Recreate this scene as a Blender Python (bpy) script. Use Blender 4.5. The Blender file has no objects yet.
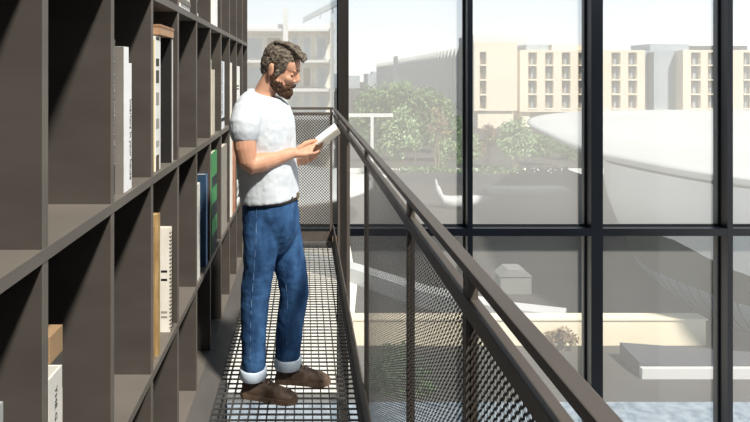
import bpy, bmesh, math, random
from mathutils import Vector, Matrix, Euler
R = math.radians
rnd = random.Random(7)
sc = bpy.context.scene
COL = sc.collection
F, HX, HY, CH = 600.0, 305.0, 75.0, 1.6      # focal length in pixels, vanishing point, eye height

def W(px, py, Y):
    return Vector(((px-HX)*Y/F, Y, CH-(py-HY)*Y/F))

# ------------------------------------------------------------------ materials
def lin(c):
    def f(v):
        v /= 255.0
        return v/12.92 if v <= .04045 else ((v+.055)/1.055)**2.4
    return (f(c[0]), f(c[1]), f(c[2]), 1)

class NT:
    def __init__(s, name):
        s.m = bpy.data.materials.new(name); s.m.use_nodes = True
        s.t = s.m.node_tree; s.t.nodes.clear()
        s.out = s.n('ShaderNodeOutputMaterial')
    def n(s, ty, **kw):
        nd = s.t.nodes.new(ty)
        for k, v in kw.items(): setattr(nd, k, v)
        return nd
    def l(s, a, b): s.t.links.new(a, b)
    def math(s, op, a, b=None, c=None):
        nd = s.n('ShaderNodeMath', operation=op)
        for i, v in enumerate((a, b, c)):
            if v is None: continue
            if isinstance(v, (int, float)): nd.inputs[i].default_value = v
            else: s.l(v, nd.inputs[i])
        return nd.outputs[0]
    def coords(s, scale=(1, 1, 1), rot=(0, 0, 0)):
        tc = s.n('ShaderNodeTexCoord'); mp = s.n('ShaderNodeMapping')
        mp.inputs['Scale'].default_value = scale; mp.inputs['Rotation'].default_value = rot
        s.l(tc.outputs['Object'], mp.inputs['Vector']); return mp.outputs[0]

def mat(name, c1, c2=None, rough=.6, metal=0.0, scale=(8, 8, 8), detail=4, bump=0.0, spec=.4, lo=.35, hi=.65, bscale=None):
    s = NT(name); b = s.n('ShaderNodeBsdfPrincipled'); s.l(b.outputs[0], s.out.inputs[0])
    b.inputs['Roughness'].default_value = rough; b.inputs['Metallic'].default_value = metal
    b.inputs['Specular IOR Level'].default_value = spec
    b.inputs['Base Color'].default_value = lin(c1)
    if c2 is None: c2 = tuple(min(255, v*1.06+2) for v in c1)
    nz = s.n('ShaderNodeTexNoise'); nz.inputs['Scale'].default_value = 1.0; nz.inputs['Detail'].default_value = detail
    s.l(s.coords(scale), nz.inputs['Vector'])
    rp = s.n('ShaderNodeValToRGB'); rp.color_ramp.elements[0].position = lo; rp.color_ramp.elements[1].position = hi
    rp.color_ramp.elements[0].color = lin(c1); rp.color_ramp.elements[1].color = lin(c2)
    s.l(nz.outputs[0], rp.inputs[0]); s.l(rp.outputs[0], b.inputs['Base Color'])
    if bump:
        nb = nz
        if bscale:
            nb = s.n('ShaderNodeTexNoise'); nb.inputs['Scale'].default_value = 1.0; nb.inputs['Detail'].default_value = 3
            s.l(s.coords(bscale), nb.inputs['Vector'])
        bp = s.n('ShaderNodeBump'); bp.inputs['Strength'].default_value = bump; bp.inputs['Distance'].default_value = .01
        s.l(nb.outputs[0], bp.inputs['Height']); s.l(bp.outputs[0], b.inputs['Normal'])
    return s.m

M = {}
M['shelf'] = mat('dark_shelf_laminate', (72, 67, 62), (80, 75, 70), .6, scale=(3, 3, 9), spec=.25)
M['board'] = mat('lit_shelf_laminate', (104, 98, 91), (114, 108, 100), .6, scale=(3, 3, 9), spec=.3)  # shelf laminate made paler so boards and front edges look lit
M['rail'] = mat('dark_bronze_metal', (84, 77, 71), (93, 86, 79), .5, .0, scale=(12, 3, 12), spec=.5)
M['grate'] = mat('galvanised_steel', (66, 64, 62), (84, 82, 79), .5, .2, scale=(10, 10, 10), spec=.5)
M['plate'] = mat('steel_plate', (104, 101, 98), (118, 115, 111), .5, .4, scale=(6, 2, 6), spec=.5)
M['mullion'] = mat('dark_navy_aluminium', (8, 13, 20), (11, 17, 26), .3, .0, scale=(3, 3, 1), spec=.5)
M['mullion_brown'] = mat('brown_aluminium', (38, 34, 31), (46, 42, 38), .4, scale=(3, 3, 1))  # browner and lighter than the other mullions
M['gasket'] = mat('black_gasket', (22, 25, 28), None, .6)
M['skin'] = mat('skin', (202, 150, 122), (212, 163, 134), .5, scale=(22, 22, 22), spec=.35)
M['shirt'] = mat('white_cotton', (206, 213, 219), (215, 221, 226), .9, scale=(14, 14, 14), bump=.55, spec=.1, bscale=(13, 13, 9))
M['denim'] = mat('blue_denim', (35, 63, 100), (60, 97, 140), .85, scale=(16, 16, 7), detail=8, bump=.5, spec=.15, bscale=(20, 20, 26))
M['denim_light'] = mat('denim_cuff_inside', (186, 200, 214), (204, 215, 226), .9, scale=(60, 60, 60), spec=.1)
M['stitch'] = mat('faded_seam', (42, 72, 110), (118, 146, 180), .9, lo=.45, hi=.62, scale=(30, 30, 24), spec=.1)
M['stitch_dark'] = mat('dark_seam', (34, 62, 100), (50, 84, 126), .9, scale=(30, 30, 60), spec=.1)
M['leather'] = mat('worn_brown_leather', (72, 58, 49), (108, 90, 76), .6, scale=(26, 26, 26), bump=.4, spec=.3)
M['sole'] = mat('brown_rubber_sole', (98, 80, 66), (122, 102, 86), .8, scale=(40, 40, 40), spec=.2)
M['lace'] = mat('dark_laces', (44, 36, 31), None, .9)
M['belt'] = mat('dark_belt_leather', (58, 47, 41), None, .5)
M['brass'] = mat('brass_buckle', (150, 132, 96), None, .35, .8)
M['hair'] = mat('greying_brown_hair', (66, 57, 49), (142, 130, 114), .6, scale=(28, 130, 90), detail=6, bump=.9, spec=.3, lo=.38, hi=.68)
M['beard'] = mat('brown_beard', (52, 38, 30), (98, 72, 56), .8, scale=(90, 90, 60), bump=.7, spec=.15)
M['eye'] = mat('eye_lash', (52, 38, 32), None, .5)
M['lip'] = mat('lips', (170, 108, 94), None, .5)
M['paper'] = mat('white_paper', (240, 240, 240), None, .8, spec=.2)
M['pages'] = mat('page_block', (222, 214, 198), (206, 196, 178), .9, scale=(2, 300, 2), spec=.1)
M['cream'] = mat('cream_card', (232, 222, 200), None, .8)

def perforated(name, axis, p, r0, r1):
    s = NT(name)
    b = s.n('ShaderNodeBsdfPrincipled'); b.inputs['Base Color'].default_value = lin((46, 44, 42))
    b.inputs['Roughness'].default_value = .5; b.inputs['Metallic'].default_value = .3
    tr = s.n('ShaderNodeBsdfTransparent'); mx = s.n('ShaderNodeMixShader')
    tc = s.n('ShaderNodeTexCoord'); sp = s.n('ShaderNodeSeparateXYZ'); s.l(tc.outputs['Object'], sp.inputs[0])
    def hole(off, rad):
        u = s.math('ADD', s.math('DIVIDE', sp.outputs[axis], p), 100+off)
        v = s.math('ADD', s.math('DIVIDE', sp.outputs[2], p), 100+off)
        u = s.math('SUBTRACT', s.math('FRACT', u), .5); v = s.math('SUBTRACT', s.math('FRACT', v), .5)
        d = s.math('ADD', s.math('MULTIPLY', u, u), s.math('MULTIPLY', v, v))
        return s.math('LESS_THAN', d, rad**2)
    f = s.math('MAXIMUM', hole(0.0, r0), hole(.5, r1))
    s.l(f, mx.inputs[0]); s.l(b.outputs[0], mx.inputs[1]); s.l(tr.outputs[0], mx.inputs[2])
    s.l(mx.outputs[0], s.out.inputs[0]); return s.m
M['perf_y'] = perforated('perforated_steel_sheet', 1, .0154, .355, .235)
M['perf_x'] = perforated('perforated_steel_sheet_end', 0, .028, .27, .27)

def glass(name, haze_veil):  # white diffuse mix in the panes stands in for outdoor haze
    s = NT(name)
    tr = s.n('ShaderNodeBsdfTransparent'); tr.inputs[0].default_value = (.98, .99, .985, 1)
    df = s.n('ShaderNodeBsdfDiffuse'); df.inputs[0].default_value = lin((244, 244, 240))
    gl = s.n('ShaderNodeBsdfGlossy'); gl.inputs['Roughness'].default_value = .02
    m1 = s.n('ShaderNodeMixShader'); m2 = s.n('ShaderNodeMixShader')
    nz = s.n('ShaderNodeTexNoise'); nz.inputs['Scale'].default_value = .5
    s.l(s.coords((1, 1, 1)), nz.inputs['Vector'])
    f = s.math('MULTIPLY_ADD', nz.outputs[0], haze_veil*.25, haze_veil*.78)
    s.l(f, m1.inputs[0]); s.l(tr.outputs[0], m1.inputs[1]); s.l(df.outputs[0], m1.inputs[2])
    m2.inputs[0].default_value = .03
    s.l(m1.outputs[0], m2.inputs[1]); s.l(gl.outputs[0], m2.inputs[2]); s.l(m2.outputs[0], s.out.inputs[0])
    return s.m
M['glass'] = glass('haze_veil_glass', .37)
M['glass_low'] = glass('haze_veil_lower_glass', .21)

# outdoors
M['asphalt'] = mat('grey_paving', (72, 71, 68), (82, 81, 78), .9, scale=(.15, .4, 1), spec=.1)
M['plaza'] = mat('pale_plaza_stone', (226, 220, 206), (240, 235, 224), .9, scale=(.2, .2, 1), spec=.1)
M['bluepave'] = mat('blue_grey_gravel', (104, 122, 138), (150, 164, 176), .9, scale=(3, 3, 3), detail=8, spec=.1)
M['path'] = mat('light_path', (205, 204, 200), None, .9, scale=(.3, .3, 1))
M['reflection_box'] = mat('pale_grey_panel', (122, 123, 120), None, .8)
M['white'] = mat('white_shell_concrete', (196, 197, 196), (206, 207, 206), .7, scale=(.15, .15, .15), spec=.2)
M['bowl'] = mat('grey_white_cladding', (206, 207, 205), (216, 217, 215), .7, scale=(.2, .2, .2), spec=.2)
M['creamwall'] = mat('cream_stone', (236, 224, 196), (244, 234, 210), .9, scale=(.4, .4, .4), spec=.1)
M['creambuild'] = mat('cream_render', (226, 214, 192), (234, 223, 204), .9, scale=(.1, .1, .1), spec=.1)
M['recess'] = mat('brown_window_glass', (112, 96, 78), (140, 124, 104), .4, scale=(.5, .5, .3), spec=.4)
M['slab'] = mat('pale_balcony_slab', (238, 228, 205), None, .9)
M['greyglass'] = mat('blue_grey_cladding', (150, 160, 168), (172, 180, 186), .5, scale=(.05, .05, .1))
M['darkgrey'] = mat('dark_slate', (70, 72, 79), (80, 82, 88), .8, scale=(.5, .5, .5))
M['fin'] = mat('pale_grey_fins', (214, 214, 212), None, .8)
M['officeglass'] = mat('grey_office_glass', (186, 194, 198), (198, 205, 208), .4, scale=(.05, .05, .05))
M['beige'] = mat('beige_facade', (206, 196, 176), (224, 215, 198), .8, scale=(.3, .3, .3))
M['bark'] = mat('grey_bark', (120, 108, 94), (146, 132, 116), .9, scale=(4, 4, 1))
M['leaf_mid'] = mat('mid_green_leaves', (88, 118, 74), (134, 160, 112), .8, scale=(1.2, 1.2, 1.2), spec=.1)
M['leaf_pale'] = mat('pale_green_leaves', (120, 150, 104), (170, 190, 150), .8, scale=(1.5, 1.5, 1.5), spec=.1)
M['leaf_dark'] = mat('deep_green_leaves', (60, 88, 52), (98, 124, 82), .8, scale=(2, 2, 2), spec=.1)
M['leaf_red'] = mat('reddish_leaves', (140, 110, 92), (160, 150, 116), .8, scale=(2, 2, 2), spec=.1)

def bowl_glass():
    s = NT('green_grey_glazing'); b = s.n('ShaderNodeBsdfPrincipled'); s.l(b.outputs[0], s.out.inputs[0])
    tc = s.n('ShaderNodeTexCoord'); sp = s.n('ShaderNodeSeparateXYZ'); s.l(tc.outputs['Object'], sp.inputs[0])
    an = s.math('ARCTAN2', sp.outputs[1], sp.outputs[0])
    fr = s.math('FRACT', s.math('MULTIPLY', an, 44.0))
    line = s.math('LESS_THAN', fr, .14)
    low = s.math('LESS_THAN', sp.outputs[2], -2.6)
    ln = s.math('MULTIPLY', line, low)
    m0 = s.n('ShaderNodeMix', data_type='RGBA'); m0.inputs[6].default_value = lin((58, 66, 54)); m0.inputs[7].default_value = lin((120, 136, 146))
    s.l(low, m0.inputs[0])
    m1 = s.n('ShaderNodeMix', data_type='RGBA'); m1.inputs[7].default_value = lin((54, 60, 62))
    s.l(m0.outputs[2], m1.inputs[6]); s.l(ln, m1.inputs[0]); s.l(m1.outputs[2], b.inputs['Base Color'])
    b.inputs['Roughness'].default_value = .5; b.inputs['Specular IOR Level'].default_value = .2
    return s.m
M['bowlglass'] = bowl_glass()

# ------------------------------------------------------------------ mesh helpers
class MB:
    def __init__(s): s.v = []; s.f = []
    def box(s, x0, x1, y0, y1, z0, z1):
        b = len(s.v)
        s.v += [Vector(p) for p in ((x0,y0,z0),(x1,y0,z0),(x1,y1,z0),(x0,y1,z0),(x0,y0,z1),(x1,y0,z1),(x1,y1,z1),(x0,y1,z1))]
        s.f += [tuple(b+i for i in q) for q in ((0,3,2,1),(4,5,6,7),(0,1,5,4),(1,2,6,5),(2,3,7,6),(3,0,4,7))]
        return s
    def obox(s, c, ax, ay, az):                     # oriented box from centre and half-axis vectors
        b = len(s.v); c = Vector(c)
        for k in (-1, 1):
            for i, j in ((-1,-1),(1,-1),(1,1),(-1,1)): s.v.append(c+i*ax+j*ay+k*az)
        s.f += [tuple(b+i for i in q) for q in ((0,3,2,1),(4,5,6,7),(0,1,5,4),(1,2,6,5),(2,3,7,6),(3,0,4,7))]
        return s
    def prism(s, poly, z0, z1):                     # horizontal outline, counter-clockwise
        b = len(s.v); n = len(poly)
        for z in (z0, z1): s.v += [Vector((p[0], p[1], z)) for p in poly]
        s.f += [tuple(b+i for i in range(n-1, -1, -1)), tuple(b+n+i for i in range(n))]
        s.f += [(b+i, b+(i+1) % n, b+n+(i+1) % n, b+n+i) for i in range(n)]
        return s
    def loops(s, rings, cap=True, closed=True):     # rings: lists of points of the same length
        b = len(s.v); n = len(rings[0])
        for r in rings: s.v += [Vector(p) for p in r]
        for k in range(len(rings)-1):
            for i in range(n if closed else n-1):
                j = (i+1) % n
                s.f.append((b+k*n+i, b+k*n+j, b+(k+1)*n+j, b+(k+1)*n+i))
        if cap:
            s.f.append(tuple(b+i for i in range(n-1, -1, -1)))
            s.f.append(tuple(b+(len(rings)-1)*n+i for i in range(n)))
        return s
    def loft(s, rings, n=24, pw=2.0):               # rings: (centre, half-axis a, half-axis b)
        rr = []
        for c, a, bb in rings:
            q = []
            for i in range(n):
                t = 2*math.pi*i/n; ct, st = math.cos(t), math.sin(t)
                q.append(Vector(c)+a*(math.copysign(abs(ct)**(2/pw), ct))+bb*(math.copysign(abs(st)**(2/pw), st)))
            rr.append(q)
        return s.loops(rr)
    def tube(s, pts, rad, n=12):
        pts = [Vector(p) for p in pts]
        if not isinstance(rad, (list, tuple)): rad = [rad]*len(pts)
        rings = []; a = None
        for i, p in enumerate(pts):
            d = (pts[min(i+1, len(pts)-1)]-pts[max(i-1, 0)]).normalized()
            a = d.orthogonal() if a is None else a-d*a.dot(d)
            a.normalize(); b = d.cross(a)
            rings.append((p, a*rad[i], b*rad[i]))
        d0 = (pts[0]-pts[1]).normalized(); d1 = (pts[-1]-pts[-2]).normalized()
        r0, r1 = rings[0], rings[-1]                # rounded ends
        st = [(r0[0]+d0*rad[0]*.8, r0[1]*.45, r0[2]*.45), (r0[0]+d0*rad[0]*.5, r0[1]*.8, r0[2]*.8)]
        en = [(r1[0]+d1*rad[-1]*.5, r1[1]*.8, r1[2]*.8), (r1[0]+d1*rad[-1]*.8, r1[1]*.45, r1[2]*.45)]
        return s.loft(st+rings+en, n)
    def ball(s, c, rx, ry, rz, mtx=None, n=20, m=12):
        rings = []
        for k in range(1, m):
            ph = -math.pi/2+math.pi*k/m
            q = []
            for i in range(n):
                t = 2*math.pi*i/n
                p = Vector((rx*math.cos(ph)*math.cos(t), ry*math.cos(ph)*math.sin(t), rz*math.sin(ph)))
                if mtx: p = mtx @ p
                q.append(Vector(c)+p)
            rings.append(q)
        return s.loops(rings)
    def xf(s, mtx):
        s.v = [mtx @ p for p in s.v]; return s

ORG = {}
def obj(name, mb, m, parent=None, smooth=False, org=None):
    o_ = ORG[parent.name] if parent else Vector(org if org else (0, 0, 0))
    me = bpy.data.meshes.new(name)
    me.from_pydata([tuple(p-o_) for p in mb.v], [], mb.f)
    me.validate(); me.update()
    bm = bmesh.new(); bm.from_mesh(me); bmesh.ops.recalc_face_normals(bm, faces=bm.faces); bm.to_mesh(me); bm.free()
    if smooth:
        for p in me.polygons: p.use_smooth = True
    me.materials.append(M[m] if isinstance(m, str) else m)
    o = bpy.data.objects.new(name, me); COL.objects.link(o)
    if parent: o.parent = parent
    else: o.location = o_
    ORG[o.name] = o_
    return o
def thing(name, label, cat, loc, group=None):
    o = bpy.data.objects.new(name, None); COL.objects.link(o); o.location = loc
    o.empty_display_size = .1
    o['label'] = label; o['category'] = cat
    if group: o['group'] = group
    ORG[o.name] = Vector(loc); return o
def tag(o, label, cat, group=None):
    o['label'] = label; o['category'] = cat
    if group: o['group'] = group
    return o
def struct(o): o['kind'] = 'structure'; return o
def bevel(o, w, seg=2):
    b = o.modifiers.new('bevel', 'BEVEL'); b.width = w; b.segments = seg; b.limit_method = 'ANGLE'; return o
def remesh(o, vox, it=4, fac=.5, disp=None):
    r = o.modifiers.new('r', 'REMESH'); r.mode = 'VOXEL'; r.voxel_size = vox; r.use_smooth_shade = True
    sm = o.modifiers.new('s', 'SMOOTH'); sm.iterations = it; sm.factor = fac
    if disp:
        for k, (size, st) in enumerate(disp):
            tx = bpy.data.textures.new('folds', 'CLOUDS'); tx.noise_scale = size; tx.noise_depth = 2
            d = o.modifiers.new('d', 'DISPLACE'); d.texture = tx; d.strength = st; d.mid_level = .5
            d.texture_coords = 'LOCAL'
    bpy.context.view_layer.update()
    dg = bpy.context.evaluated_depsgraph_get()
    me = bpy.data.meshes.new_from_object(o.evaluated_get(dg))
    o.modifiers.clear(); old = o.data; mt = old.materials[0]
    o.data = me; me.materials.clear(); me.materials.append(mt); bpy.data.meshes.remove(old)
    for p in me.polygons: p.use_smooth = True
    return o
def copy_tree(o, parent=None):
    c = o.copy(); COL.objects.link(c)
    if parent: c.parent = parent
    for ch in list(o.children): copy_tree(ch, c)
    return c

# ------------------------------------------------------------------ camera
cam = bpy.data.cameras.new('camera'); co = bpy.data.objects.new('camera', cam); COL.objects.link(co)
co.location = (0, 0, CH); co.rotation_euler = (R(90), 0, 0)
cam.sensor_width = 36; cam.lens = 36*F/750; cam.shift_x = (375-HX)/750; cam.shift_y = -(211-HY)/750
cam.clip_end = 2000; cam.clip_start = .02
sc.camera = co

# ------------------------------------------------------------------ bookshelf
SX = -.552; DEP = .33
YS = [1.259+.445*n for n in range(-2, 11)]
ZB = [0.0, .527, 1.233, 1.901, 2.57]           # top of each board
TB = .028
bs = thing('bookshelf', 'tall dark grey open bookshelf running the whole left side of the walkway', 'bookshelf', (SX-DEP/2, 2.5, -.03))
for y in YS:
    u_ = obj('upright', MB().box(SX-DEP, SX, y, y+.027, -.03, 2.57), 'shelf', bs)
    obj('lit_edge_strip', MB().box(SX, SX+.0015, y, y+.027, -.03, 2.57), 'board', u_)  # paler strip: light on the upright's front edge put into the colour
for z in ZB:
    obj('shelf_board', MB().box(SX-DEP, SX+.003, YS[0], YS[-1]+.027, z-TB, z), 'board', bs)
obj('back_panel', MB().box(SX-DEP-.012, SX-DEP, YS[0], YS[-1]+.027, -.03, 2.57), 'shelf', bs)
struct(obj('wall_sky_block', MB().box(-1.08, 9, -2.7, -2.5, -9.0, 3.6), 'shelf'))  # unseen wall added to block sky light from behind the camera
struct(obj('wall_left', MB().box(-1.08, SX-DEP-.02, -1.5, 6.2, -1.0, 3.2), 'shelf'))

# ------------------------------------------------------------------ books
def text_part(name, s, size, origin, tx, ty, m, parent, fit=None):
    cu = bpy.data.curves.new(name, 'FONT'); cu.body = s; cu.size = size; cu.extrude = .0004
    cu.align_y = 'CENTER'
    t = bpy.data.objects.new(name, cu); COL.objects.link(t)
    bpy.context.view_layer.update()
    me = bpy.data.meshes.new_from_object(t.evaluated_get(bpy.context.evaluated_depsgraph_get()))
    bpy.data.objects.remove(t); bpy.data.curves.remove(cu)
    tx = Vector(tx); ty = Vector(ty); tn = tx.cross(ty); origin = Vector(origin)
    w = max(v.co.x for v in me.vertices)
    k = fit/w if fit else 1
    off = ORG[parent.name]
    for v in me.vertices: v.co = origin+tx*v.co.x*k+ty*v.co.y+tn*v.co.z-off
    me.materials.append(m); o = bpy.data.objects.new(name, me); COL.objects.link(o); o.parent = parent
    return o
bk_cache = {}
def bmat(c, c2=None):
    k = (c, c2)
    if k not in bk_cache:
        bk_cache[k] = mat('cloth_cover', c, c2, .6, scale=(40, 40, 12) if c2 else (9, 9, 9), spec=.3)
    return bk_cache[k]
def book(label, xs, y0, th, z0, h, c, dep=.22, group=None, lean=0.0, cat='book', c2=None, pages='pages', name='book'):
    """upright book, spine towards the walkway: cover boards and a spine round a page block"""
    t = thing(name, label, cat, (xs-dep/2, y0+th/2, z0+.0005), group)
    ct = min(.004, th*.18)
    z0 += .0005
    cv = MB()
    cv.box(xs-dep, xs-ct, y0, y0+ct, z0, z0+h); cv.box(xs-dep, xs-ct, y0+th-ct, y0+th, z0, z0+h)
    cv.box(xs-ct, xs, y0, y0+th, z0, z0+h)
    cover = obj('cover', cv, bmat(c, c2), t)
    obj('page_block', MB().box(xs-dep+.006, xs-ct, y0+ct, y0+th-ct, z0+.004, z0+h-.005), pages, t)
    if lean:
        t.rotation_euler = (lean, 0, 0); t.location.z += abs(math.sin(lean))*th*.5
    return t
Z1, Z2, Z3 = ZB[2], ZB[1], ZB[3]
def spine_text(t, s, size, xs, y, ztop, length, c):
    text_part('title_lettering', s, size, (xs+.0006, y, ztop), (0, 0, -1), (0, 1, 0), bmat(c), t, fit=length)

# middle row, second visible bay
b = book('dark grey book with white spine lettering, first on the middle shelf beside the wide upright', -.583, 1.806, .036, Z1, .475, (98, 94, 88))
spine_text(b, 'second product before detail from and with ground', .026, -.583, 1.828, Z1+.455, .36, (236, 234, 228))
obj('label_patch', MB().box(-.583, -.5824, 1.812, 1.836, Z1+.015, Z1+.10), bmat((36, 34, 34)), b)
b = book('thick white book with grey side, standing out between two lettered books', -.562, 1.862, .05, Z1, .455, (246, 245, 241))
obj('grey_side', MB().box(-.70, -.5625, 1.8612, 1.862, Z1+.0005, Z1+.455), bmat((122, 117, 110)), b)
obj('spine_band', MB().box(-.5622, -.5615, 1.8615, 1.905, Z1+.125, Z1+.165), bmat((244, 243, 240)), b)
b = book('slim white book with black lettering down its spine, beside the thick white book', -.563, 1.916, .032, Z1, .405, (244, 243, 240))
spine_text(b, 'interiors in your house', .026, -.563, 1.934, Z1+.29, .26, (40, 38, 38))
# middle row, third bay
b = book('book with yellow gilt spine next to a patterned black and white one', -.570, 2.228, .042, Z1, .50, (196, 172, 104), c2=(226, 204, 140))
b = book('tall book with black and white patterned spine', -.566, 2.275, .075, Z1, .515, (230, 228, 222))
for k, (za, zb, cc) in enumerate(((.50, .514, (60, 58, 56)), (.40, .43, (64, 60, 58)), (.335, .385, (70, 66, 62)), (.25, .30, (150, 146, 138)), (.16, .20, (160, 156, 148)), (.09, .115, (170, 166, 160)), (.0, .06, (92, 80, 66)))):
    obj('spine_patch', MB().box(-.566, -.5654, 2.278, 2.325, Z1+za+.001, Z1+zb), bmat(cc), b)
b = book('tall black book with thin white fore edge, last in the third bay', -.560, 2.502, .042, Z1, .52, (38, 36, 36))
obj('white_edge', MB().box(-.560, -.5594, 2.524, 2.543, Z1+.002, Z1+.518), bmat((216, 212, 204)), b)
t = thing('wooden_box', 'small tan wooden box lying on top of the tall books in the third bay', 'box', (-.65, 2.42, Z1+.523))
obj('box_body', MB().box(-.76, -.556, 2.30, 2.54, Z1+.5225, Z1+.553), bmat((176, 138, 106), (196, 160, 128)), t)
obj('lid', MB().box(-.762, -.554, 2.298, 2.542, Z1+.553, Z1+.562), bmat((160, 122, 92)), t)
# middle row, farther bays
book('cream book with a rounded shoulder, alone in the bay left of the two striped ones', -.568, 3.585, .055, Z1, .46, (226, 218, 198))
book('lower cream paperback leaning beside a taller cream book', -.566, 3.655, .11, Z1, .40, (196, 186, 166))
b = book('white book with blue grey striped lettering down the whole spine', -.562, 4.01, .17, Z1, .46, (226, 228, 228))
spine_text(b, 'architecture garden colour and light', .075, -.562, 4.08, Z1+.45, .36, (92, 106, 124))
obj('spine_band', MB().box(-.562, -.5614, 4.012, 4.178, Z1+.05, Z1+.075), bmat((40, 40, 42)), b)
book('plain ivory book behind the striped lettered one on the middle shelf', -.562, 4.46, .16, Z1, .46, (236, 230, 214))
b = book('white book with two small black bands near the far end of the middle shelf', -.560, 4.89, .26, Z1, .44, (240, 238, 232))
for za in (.245, .27): obj('spine_band', MB().box(-.560, -.5594, 4.892, 5.08, Z1+za, Z1+za+.012), bmat((60, 58, 56)), b)

# lower row
book('brown and gold book, nearest the walkway end of its pair on the lower shelf', -.566, 2.228, .03, Z2, .505, (146, 114, 72), c2=(178, 146, 96))
book('second gold brown book, slightly taller, beside the white ring bound notebook', -.560, 2.285, .035, Z2, .54, (158, 128, 84), c2=(190, 160, 110))
t = thing('ring_notebook', 'white ring bound notebook with two black bars on its cover', 'notebook', (-.66, 2.51, Z2+.0005))
obj('cover', MB().box(-.76, -.562, 2.50, 2.504, Z2+.001, Z2+.435), bmat((226, 221, 208), (236, 232, 222)), t)
obj('page_block', MB().box(-.758, -.566, 2.504, 2.53, Z2+.004, Z2+.430), 'pages', t)
obj('back_cover', MB().box(-.76, -.562, 2.53, 2.533, Z2+.001, Z2+.435), bmat((210, 204, 192)), t)
for za in (.215, .25, .06, .08): obj('printed_bar', MB().box(-.60, -.574, 2.4992, 2.5, Z2+za, Z2+za+.009), bmat((34, 32, 32) if za > .2 else (150, 144, 136)), t)
rg = MB()
for k in range(26):
    zc = Z2+.02+k*.0158
    rg.tube([(-.562+.008*math.cos(a), 2.5165+.0185*math.sin(a), zc) for a in [i*math.pi/4 for i in range(-3, 4)]], .0018, 6)
obj('binding_rings', rg, 'lace', t)
book('tall off white book beside the navy blue one', -.560, 3.10, .10, Z2, .50, (226, 224, 216))
b = book('navy blue hardback with a pale blue spine edge', -.556, 3.36, .055, Z2, .515, (46, 70, 96))
obj('spine_strip', MB().box(-.556, -.5553, 3.375, 3.413, Z2+.001, Z2+.514), bmat((98, 128, 166)), b)
b = book('green and black banded book standing past the navy blue hardback', -.558, 3.60, .20, Z2, .60, (70, 138, 84))
for za, zb in ((.0, .10), (.20, .29), (.39, .455)): obj('spine_band', MB().box(-.558, -.5574, 3.602, 3.798, Z2+za+.001, Z2+zb), bmat((44, 50, 56)), b)
obj('far_strip', MB().box(-.558, -.5574, 3.76, 3.798, Z2+.1, Z2+.2), bmat((90, 160, 104)), b)
book('plain grey book past the green banded one on the lower shelf', -.557, 4.03, .25, Z2, .585, (150, 144, 134))
book('thin white book just before the brick red books', -.556, 4.53, .07, Z2, .62, (226, 222, 214))
b = book('brick red and tan striped book behind the man', -.555, 4.62, .18, Z2, .66, (176, 112, 84), c2=(206, 156, 124))
for k in range(6):
    zz = Z2+k*.03
    tg = tag(obj('magazine', MB().box(-.76-.004*(k % 2), -.556-.005*((k*3) % 4), 4.90+.006*((k*5) % 3), 5.12, zz+.0005, zz+.0295), bmat([(226, 224, 218), (150, 146, 140), (236, 234, 228)][k % 3])), 'magazine lying in the flat pile behind the man', 'magazine', 'magazines piled on the lower shelf')
# upper row
for k in range(5):
    tag(obj('magazine', MB().box(-.76, -.562+.006*(k % 2), 2.70+.01*(k % 3), 2.93-.012*(k % 2), Z3+k*.025+.0005, Z3+k*.025+.0245), bmat([(236, 234, 228), (120, 114, 106), (220, 216, 206), (70, 66, 62), (240, 238, 234)][k])), 'magazine in the small leftmost pile on the top shelf', 'magazine', 'magazines piled on the top shelf')
t = thing('desk_ornament', 'white curved ornament standing on the top shelf', 'ornament', (-.6, 3.18, Z3))
rg = MB(); rg.tube([(-.575+.0*i, 3.13+.06*(1-math.cos(i*.52))*.5, Z3+.012+i*.028) for i in range(4)]+[(-.572, 3.20, Z3+.13), (-.572, 3.16, Z3+.165)], [.012, .012, .009, .009, .012, .014], 10)
obj('curved_arm', rg, 'white', t, True); obj('foot', MB().loft([((-.575, 3.13, Z3+.0005), Vector((.02, 0, 0)), Vector((0, .035, 0))), ((-.575, 3.13, Z3+.02), Vector((.016, 0, 0)), Vector((0, .03, 0)))]), 'white', t, True)
book('yellow spined book on the top shelf beside a wide white one', -.560, 3.512, .05, Z3, .50, (216, 186, 104))
book('wide white book on the top shelf beside the yellow one', -.556, 3.59, .22, Z3, .50, (244, 242, 236))
# bottom row, first bay
t = thing('box_file', 'open white box file with lettering on its side, in the nearest lower bay', 'box', (-.66, 1.384, Z2+.001))
def openbox(x0, x1, y0, y1, z0, z1, w):
    m_ = MB()
    m_.box(x0, x1, y0, y0+w, z0, z1); m_.box(x0, x1, y1-w, y1, z0, z1)
    m_.box(x1-w, x1, y0+w, y1-w, z0, z1); m_.box(x0, x0+w, y0+w, y1-w, z0, z1); m_.box(x0+w, x1-w, y0+w, y1-w, z0, z0+w)
    return m_
obj('box_body', openbox(-.80, -.575, 1.348, 1.42, Z2+.001, Z2+.387, .006), bmat((216, 213, 205)), t)
for k in range(3): obj('paper_folder', MB().box(-.79, -.585, 1.357+.018*k, 1.371+.018*k, Z2+.009, Z2+.345), bmat((176, 170, 160)), t)
text_part('side_lettering', 'THE GARDEN HOUSE', .017, (-.5744, 1.384, Z2+.355), (0, 0, -1), (0, 1, 0), bmat((60, 58, 56)), t, fit=.27)
zz = Z2+.001
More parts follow.
